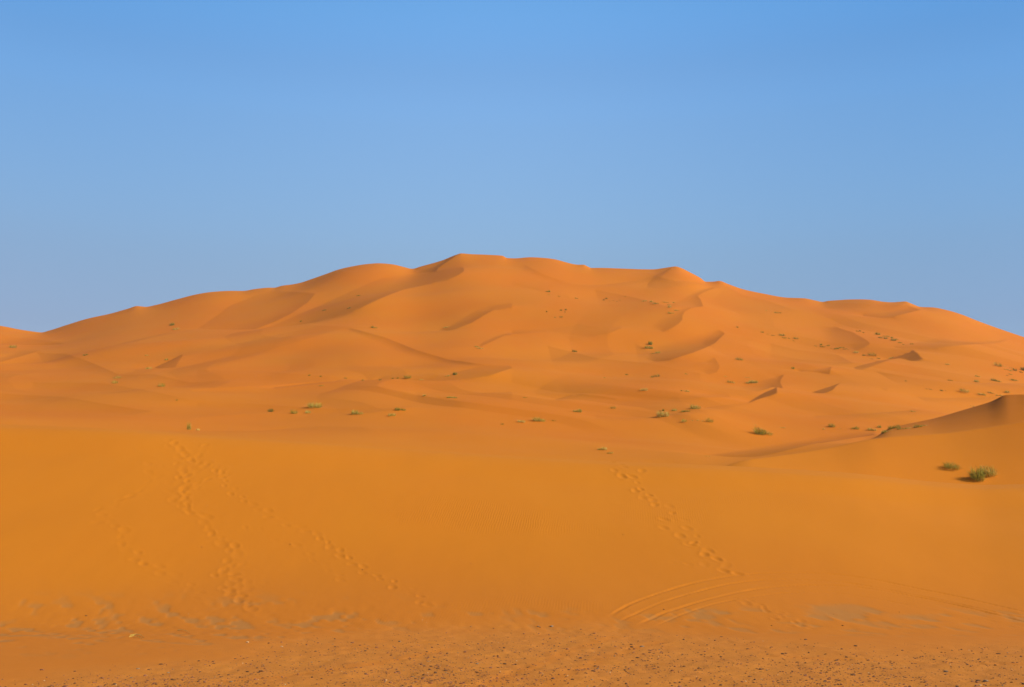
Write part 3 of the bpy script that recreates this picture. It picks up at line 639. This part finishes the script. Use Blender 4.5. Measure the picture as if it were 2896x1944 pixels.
# wind ripples on the front dune: fine ridges running up the slope, in patches
wv = G.n('ShaderNodeTexWave', _wave_type='BANDS', _bands_direction='X'); G.link(G.scaled(co, (1, .35, 1), .30), wv.inputs['Vector'])
wv.inputs['Scale'].default_value = 3.3; wv.inputs['Distortion'].default_value = 5.0; wv.inputs['Detail'].default_value = 2; wv.inputs['Detail Scale'].default_value = .8
patch = G.math('MULTIPLY', G.remap(G.noise(G.scaled(co, (.6, 1, 1)), .11, 3, .6), .50, .72), G.math('SUBTRACT', 1.0, stn, True))
hgt = G.math('ADD', G.math('MULTIPLY', G.math('MULTIPLY', wv.outputs['Fac'], patch), .0060), G.math('MULTIPLY', fine, .004))
hgt = G.math('ADD', hgt, G.math('MULTIPLY', G.math('MULTIPLY', sto_n, stn), .022))
hgt = G.math('ADD', hgt, G.math('MULTIPLY', G.noise(G.scaled(co, (1, .5, 1)), .16, 5, .55), .10))
bp = G.n('ShaderNodeBump'); bp.inputs['Strength'].default_value = 1.0; bp.inputs['Distance'].default_value = 1.0; G.link(hgt, bp.inputs['Height']); G.link(bp.outputs[0], G.b.inputs['Normal'])
me.materials.append(G.m)
# ---------------------------------------------------------------- plants
def leaf_mat(name, c1, c2):
    M = NT(name); cc = M.n('ShaderNodeTexCoord').outputs['Object']
    M.link(M.mix(M.remap(M.noise(cc, 6.0, 3), .35, .65), c1, c2), M.b.inputs['Base Color']); M.b.inputs['Roughness'].default_value = .7
    M.b.inputs['Specular IOR Level'].default_value = .2
    return M.m
M_GREEN = leaf_mat('green_blades', (.19, .205, .011, 1), (.42, .37, .025, 1))
M_STRAW = leaf_mat('straw_blades', (.60, .42, .07, 1), (.78, .56, .14, 1))
M_DARK = leaf_mat('dark_twigs', (.06, .052, .008, 1), (.13, .11, .014, 1))
def mesh_obj(name, V, Fc, mats, idx=None, parent=None, smooth=False):
    m = bpy.data.meshes.new(name); m.from_pydata(V, [], Fc)
    for q in mats: m.materials.append(q)
    if idx: m.polygons.foreach_set('material_index', idx)
    if smooth: m.polygons.foreach_set('use_smooth', [True] * len(Fc))
    m.update(); o = bpy.data.objects.new(name, m); sc.collection.objects.link(o)
    if parent: o.parent = parent
    return o
def slope_at(x, y):
    e = max(.4, math.hypot(x, y) * .004); z = height(x, y)
    return z, (height(x + e, y) - z) / e, (height(x, y + e) - z) / e
LOOK = {'g': (.66, .16), 'y': (.30, .62), 'd': (.45, .05), 'm': (.52, .40), 's': (.08, .92)}   # shares of green and of straw
def blades(rng, lobes, sx, sy, n, bw, droop=.5, leafy=0.0):
    """tufts of narrow bent blades rooted in the sand around each lobe's foot"""
    V, Fc, who = [], [], []
    tot = sum(l[2] * l[3] for l in lobes)
    for cx, cy, rw, hh in lobes:
        for k_ in range(max(10, int(n * rw * hh / tot))):
            if rng.random() < leafy:                 # short leaves on the twigs, spread through the crown
                while True:
                    u, v, t = rng.uniform(-1, 1), rng.uniform(-1, 1), rng.random()
                    if u * u + v * v + (t * 1.05) ** 2 < rng.uniform(.5, 1.15): break
                x, y = cx + u * rw * .62, cy + v * rw * .5; z = x * sx + y * sy + t * hh; ll = rng.uniform(.7, 1.7) * bw * 3.4
                d = Vector((rng.gauss(u, .7), rng.gauss(v, .7), rng.gauss(.5, .5))).normalized() * ll; sd_ = d.cross(Vector((rng.gauss(0, 1), rng.gauss(0, 1), rng.gauss(0, 1)))).normalized() * ll * .42
                i = len(V); e = Vector((x, y, z)); c = e + d
                V += [tuple(e), tuple(e + d * .5 + sd_), tuple(e + d * .5 - sd_), tuple(c), tuple(c + d * .15)]
                Fc += [(i, i + 1, i + 3, i + 2), (i + 1, i + 4, i + 3)]; who.append(rng.random()); continue
            a = rng.uniform(0, 2 * math.pi); q = math.sqrt(rng.random()) * .48
            rx, ry = cx + rw * q * math.cos(a), cy + rw * .8 * q * math.sin(a)
            z0 = rx * sx + ry * sy - .02
            out_ = rng.uniform(.1, 1.25); a2 = a + rng.gauss(0, .9)
            L = hh * rng.uniform(.35, 1.2) * math.sqrt(max(1 - .55 * out_ ** 2, .08))
            ox, oy = rw * .62 * out_ * math.cos(a2), rw * .5 * out_ * math.sin(a2)
            w_ = bw * rng.uniform(.6, 1.4); ta = rng.uniform(0, math.pi); wx, wy = w_ * math.cos(ta), w_ * math.sin(ta)
            i = len(V)
            mx, my, mz = rx + ox * .45, ry + oy * .45, z0 + L * .7
            tx, ty, tz = rx + ox, ry + oy, z0 + L * (1 - droop * .3 * out_)
            V += [(rx - wx * .5, ry - wy * .5, z0), (rx + wx * .5, ry + wy * .5, z0), (mx + wx, my + wy, mz), (mx - wx, my - wy, mz), (tx, ty, tz + (tx * sx + ty * sy - rx * sx - ry * sy) * .6)]
            Fc += [(i, i + 1, i + 2, i + 3), (i + 3, i + 2, i + 4)]; who.append(rng.random())
    return V, Fc, who
SH = {'n': 0}
def shrub(px, py, w_, h_, look, label, group=None, lean=0):
    x, y, r, a = hit(px, py, rmin=12); sc_px = r / FPX * (1.0 if w_ >= 13 else 1.12); W_, Hh = w_ * sc_px * .98, max(h_ * sc_px * 1.05, .1)
    z, sx, sy = slope_at(x, y); rng = random.Random(SH['n'] * 7 + 11); SH['n'] += 1
    nl = max(1, int(round(w_ / h_ / 1.25)))
    lobes = []
    for k_ in range(nl):
        f = (k_ + .5) / nl - .5
        lobes.append((f * W_ * .9, rng.uniform(-.25, .25) * W_ * .3 + lean * f * W_, W_ / nl * rng.uniform(.7, 1.4), Hh * (rng.uniform(.35, 1.1) if nl > 1 else 1) * (1 - .6 * abs(f * 1.6) ** 2)))
    big_ = w_ >= 13 or h_ >= 11
    n = int(min(700, 60 + w_ * h_ * (1.5 if big_ else 2.2)))
    n = int(n * 1.4) if w_ > 24 else n
    bw = max(math.sqrt(W_ * Hh / n) * .25, .005)
    V, Fc, who = blades(rng, lobes, sx, sy, n, bw, leafy=.6 if big_ and look in 'gmd' else .25)
    gshare, yshare = LOOK[look]
    kind = [0 if q < gshare else (1 if q < gshare + yshare else 2) for q in who]
    mats = [M_GREEN, M_STRAW, M_DARK]
    name = 'dry_shrub' if look in 'ys' else 'desert_shrub'
    if big_:
        root = bpy.data.objects.new(name, None); sc.collection.objects.link(root); root.location = (x, y, z); root.empty_display_size = .3
        split = nl == 1 and kind.count(1) >= 45
        for part, sel in ((('foliage', (0, 2)), ('dry_stems', (1,))) if split else (('foliage', (0, 1, 2)),)):
            f2, i2 = [], []
            for b_, k_ in enumerate(kind):
                if k_ in sel: f2 += Fc[2 * b_:2 * b_ + 2]; i2 += [sel.index(k_)] * 2
            if f2:
                used = sorted({v for f in f2 for v in f}); mp = {v: i for i, v in enumerate(used)}
                mesh_obj(part, [V[v] for v in used], [tuple(mp[v] for v in f) for f in f2], [mats[k_] for k_ in sel], i2, root)
    else:
        root = mesh_obj(name, V, Fc, mats, [k_ for k_ in kind for _ in (0, 1)]); root.location = (x, y, z)
    root['label'] = label; root['category'] = 'shrub'
    if group: root['group'] = group
    return root
for q in SPECS: shrub(*q)

# ---------------------------------------------------------------- stones and gravel
def stone_mat(name, c1, c2):
    M = NT(name); cc = M.n('ShaderNodeTexCoord').outputs['Object']
    M.link(M.mix(M.remap(M.noise(cc, 25.0, 4), .3, .7), c1, c2), M.b.inputs['Base Color']); M.b.inputs['Roughness'].default_value = .85
    return M.m
MS = {'dark': stone_mat('dark_stone', (.09, .034, .006, 1), (.19, .072, .014, 1)), 'brown': stone_mat('brown_stone', (.20, .07, .025, 1), (.32, .11, .035, 1)),
      'grey': stone_mat('grey_stone', (.20, .12, .05, 1), (.32, .19, .09, 1)), 'pale': stone_mat('pale_stone', (.60, .36, .15, 1), (.75, .50, .22, 1))}
def stone_geo(seed, n_lat=5, n_lon=8):
    rg = random.Random(seed); V = [(0, 0, 1.0)]
    for i in range(1, n_lat):
        p = math.pi * i / n_lat
        for k_ in range(n_lon):
            t = 2 * math.pi * (k_ + .5 * (i % 2)) / n_lon; q = rg.uniform(.78, 1.18)
            V.append((q * math.sin(p) * math.cos(t), q * math.sin(p) * math.sin(t), q * math.cos(p)))
    V.append((0, 0, -1.0)); Fc = []
    for k_ in range(n_lon): Fc.append((0, 1 + k_, 1 + (k_ + 1) % n_lon))
    for i in range(n_lat - 2):
        a, b = 1 + i * n_lon, 1 + (i + 1) * n_lon
        for k_ in range(n_lon): Fc.append((a + k_, b + k_, b + (k_ + 1) % n_lon, a + (k_ + 1) % n_lon))
    a = 1 + (n_lat - 2) * n_lon; e = len(V) - 1
    for k_ in range(n_lon): Fc.append((a + k_, e, a + (k_ + 1) % n_lon))
    return V, Fc
proto = {}
def stone(x, y, size, mat_, label, group=None, flat=.55, long=1.3, rot=None):
    key = (mat_, rnd.randrange(6))
    if key not in proto:
        V, Fc = stone_geo(key[1] * 13 + len(mat_)); m = bpy.data.meshes.new('stone'); m.from_pydata(V, [], Fc); m.materials.append(MS[mat_]); m.update(); proto[key] = m
    o = bpy.data.objects.new('stone', proto[key]); sc.collection.objects.link(o)
    z, sx, sy = slope_at(x, y)
    o.scale = (size * long, size, size * flat); o.rotation_euler = (math.atan(sy), -math.atan(sx), rnd.uniform(0, 3) if rot is None else rot); o.location = (x, y, z + size * flat * .35)
    o['label'] = label; o['category'] = 'stone'
    if group: o['group'] = group
    return o
def stone_px(px, py, wpx, mat_, label, **kw):
    x, y, r, a = hit(px, py, rmin=11); return stone(x, y, wpx * r / FPX / 2 / kw.get('long', 1.3), mat_, label, **kw)
for px, py, wpx, mt, lab, kw in [
  (456,1880,13,'dark','flat dark stone furthest left, largest on the smooth sand at the bottom left',dict(long=1.7, rot=0)),
  (312,1896,6,'brown','small brown stone left below the largest flat dark stone',{}),
  (646,1910,9,'dark','dark stone left of the cluster at lower left centre',{}),
  (738,1900,13,'dark','angular dark stone of the cluster at lower left centre',{}),
  (700,1818,11,'pale','pale cream stone where the gravel begins at the left',{}),
  (797,1830,8,'pale','small pale stone right of the cream one at the gravel edge',{}),
  (125,1926,5,'pale','left one of the tiny white pebbles at the bottom left',{}),
  (92,1937,5,'pale','leftmost tiny white pebble at the bottom edge',{}),
  (328,1938,5,'pale','rightmost tiny white pebble at the bottom left edge',{}),
  (1560,1773,13,'grey','right one of two grey stones at the upper edge of the gravel',{}),
  (1522,1773,9,'grey','left one of two grey stones at the upper edge of the gravel',{}),
  (1670,1797,14,'dark','long flat dark sliver of stone below the gravel edge right of centre',dict(long=2.6, rot=0, flat=.3)),
  (1816,1830,15,'grey','grey-topped wedge stone right of centre in the gravel',dict(long=1.6, rot=0)),
  (1785,1824,9,'dark','dark stone touching the left of the grey-topped wedge stone',{}),
  (1260,1898,14,'dark','dark wedge stone low in the gravel left of centre',dict(long=1.6, rot=0)),
  (1678,1899,14,'dark','dark stone beside a pale one low in the gravel right of centre',dict(long=1.6, rot=0)),
  (1690,1893,9,'grey','pale grey stone on the right of the dark one low in the gravel',{}),
  (2383,1770,6,'dark','single dark stone on smooth sand below the wheel tracks',{}),
  (2182,1770,5,'dark','small dark stone by the footprints under the wheel tracks',{}),
  (1025,1612,5,'dark','single dark pebble on the dune face by the diagonal footprint trail',{}),
  (571,1548,4,'brown','brown pebble between the left footprint trails on the dune face',{}),
  (821,1540,5,'brown','brown pebble above the faint lower trail on the dune face',{}),
  (244,1742,6,'dark','single dark pebble among the grey patches at the left foot of the dune',{}),
  (585,1430,3,'pale','tiny pale pebble on the dune face right of the upper left footprints',{}),
  (1762,1513,4,'dark','single dark pebble on the dune face left of the right footprint trail',{}),
  (1332,1595,4,'brown','tiny brown pebble in the middle of the dune face',{}),
  (2413,1910,16,'dark','flat dark stone low right in the gravel',dict(long=1.7, rot=0)),
  (2675,1901,14,'grey','grey-brown stone low at the right in the gravel',{}),
  (2788,1928,15,'grey','grey stone near the bottom right corner',{}),
  (2823,1850,12,'dark','dark flat stone near the right edge of the gravel',dict(long=1.9, rot=0)),
  (2420,1828,12,'dark','dark stone at the upper right of the gravel',dict(long=1.6))]:
    stone_px(px, py, wpx, mt, lab, **kw)
rg = random.Random(77); cnt = 0
while cnt < 235:
    px = rg.uniform(380, 2896); py = rg.triangular(1770, 1944, 1900)
    e_ = np.interp(px, [380, 600, 900, 1200, 1450, 1900, 2400, 2896], [1925, 1850, 1800, 1780, 1772, 1790, 1810, 1822])
    if py < e_ + 4 or (px < 1500 and rg.random() < .35): continue
    x, y, r, a = hit(px, py, rmin=11); wpx = min(3.2 + rg.expovariate(1 / 2.2), 13)
    mt = rg.choices(['dark', 'brown', 'grey'], [.62, .28, .10])[0]
    stone(x, y, wpx * r / FPX / 2.6, mt, {'dark': 'small dark stone lying loose on the gravelly sand', 'brown': 'small reddish brown stone lying loose on the gravelly sand', 'grey': 'small grey stone lying loose on the gravelly sand'}[mt],
          {'dark': 'dark stones strewn over the gravel', 'brown': 'brown stones strewn over the gravel', 'grey': 'grey stones strewn over the gravel'}[mt], flat=rg.uniform(.35, .8), long=rg.uniform(1, 2)); cnt += 1
# the countless small pebbles, as one object
V, Fc, mi = [], [], []; g0 = [stone_geo(s, 4, 5) for s in range(5)]; rg = random.Random(9); cnt = 0
Zs = stony
while cnt < 19000:
    r = rg.uniform(14, 37) if rg.random() < .85 else rg.uniform(9, 20); a = rg.uniform(-.60, .60); x, y = r * math.sin(a), r * math.cos(a)
    i = min(int(col(a)), NA - 2); j = int(np.searchsorted(R, r)) - 1
    if rg.random() > Zs[j, i] ** 2.6 + .003: continue
    if rg.random() > .35 + .65 * sstep(-.3, .35, float(vnoise(np.array([x / 1.6]), np.array([y / 2.4]), 41)[0])): continue
    s = min(.005 + rg.expovariate(1 / .0052), .03); gv, gf = g0[cnt % 5]; z = height(x, y); ca, sa = math.cos(cnt), math.sin(cnt); o = len(V); lg = rg.uniform(1, 1.8); fl = rg.uniform(.4, .8)
    V += [(x + s * (lg * p[0] * ca - p[1] * sa), y + s * (lg * p[0] * sa + p[1] * ca), z + s * fl * (p[2] + .3)) for p in gv]
    Fc += [tuple(o + q for q in f) for f in gf]; mi += [rg.choices([0, 1, 2, 3], [.33, .61, .04, .02])[0]] * len(gf); cnt += 1
gravel = mesh_obj('gravel', V, Fc, [MS['dark'], MS['brown'], MS['grey'], MS['pale']], mi); gravel['kind'] = 'stuff'
gravel['label'] = 'fine brown and pale gravel scattered over the sand in front of the dune'; gravel['category'] = 'gravel'
# dry stalks lying on the sand at the lower left
def twig(pts, rad, label):
    x0, y0, r, a = hit(*pts[0], rmin=11); V, Fc = [], []; P = [hit(*p, rmin=11)[:2] for p in pts]
    rg = random.Random(len(pts)); ring = 5
    for n_, (x, y) in enumerate(P):
        z = height(x, y) + rad * .6 + (.03 * math.sin(n_ * 2.1) ** 2); q = rad * (1 - .75 * n_ / len(P))
        for k_ in range(ring):
            t = 2 * math.pi * k_ / ring; V.append((x - x0, y - y0 + q * math.cos(t), z - height(x0, y0) + q * math.sin(t)))
    for n_ in range(len(P) - 1):
        for k_ in range(ring): a_ = n_ * ring; Fc.append((a_ + k_, a_ + (k_ + 1) % ring, a_ + ring + (k_ + 1) % ring, a_ + ring + k_))
    o = mesh_obj('dry_twig', V, Fc, [M_STRAW]); o.location = (x0, y0, height(x0, y0)); o['label'] = label; o['category'] = 'twig'
twig([(368,1798),(385,1797),(398,1800),(408,1805)], .014, 'pale curved dry twig on the sand at the lower left, upper of two')
twig([(366,1802),(380,1801),(390,1804),(402,1808)], .012, 'pale dry twig just below the upper curved one at the lower left')
twig([(502,1783),(515,1784),(528,1788),(538,1793)], .010, 'thin dry twig right of the two pale twigs at the lower left')

# ---------------------------------------------------------------- the dusty air over the dunes
hz = bpy.data.materials.new('air'); hz.use_nodes = True; t = hz.node_tree; t.nodes.clear()
o_ = t.nodes.new('ShaderNodeOutputMaterial'); v_ = t.nodes.new('ShaderNodeVolumePrincipled')
v_.inputs['Color'].default_value = (.80, .86, .95, 1); v_.inputs['Density'].default_value = .00009; v_.inputs['Anisotropy'].default_value = .2
t.links.new(v_.outputs[0], o_.inputs['Volume'])
zt = float(Z.max()) + 6; zb = float(Z.min()) - 1; q = 5600
V = [(x, y, z) for z in (zb, zt) for x, y in ((-q, -q), (q, -q), (q, q), (-q, q))]
haze = mesh_obj('haze', V, [(0, 3, 2, 1), (4, 5, 6, 7), (0, 1, 5, 4), (1, 2, 6, 5), (2, 3, 7, 6), (3, 0, 4, 7)], [hz]); haze['kind'] = 'stuff'
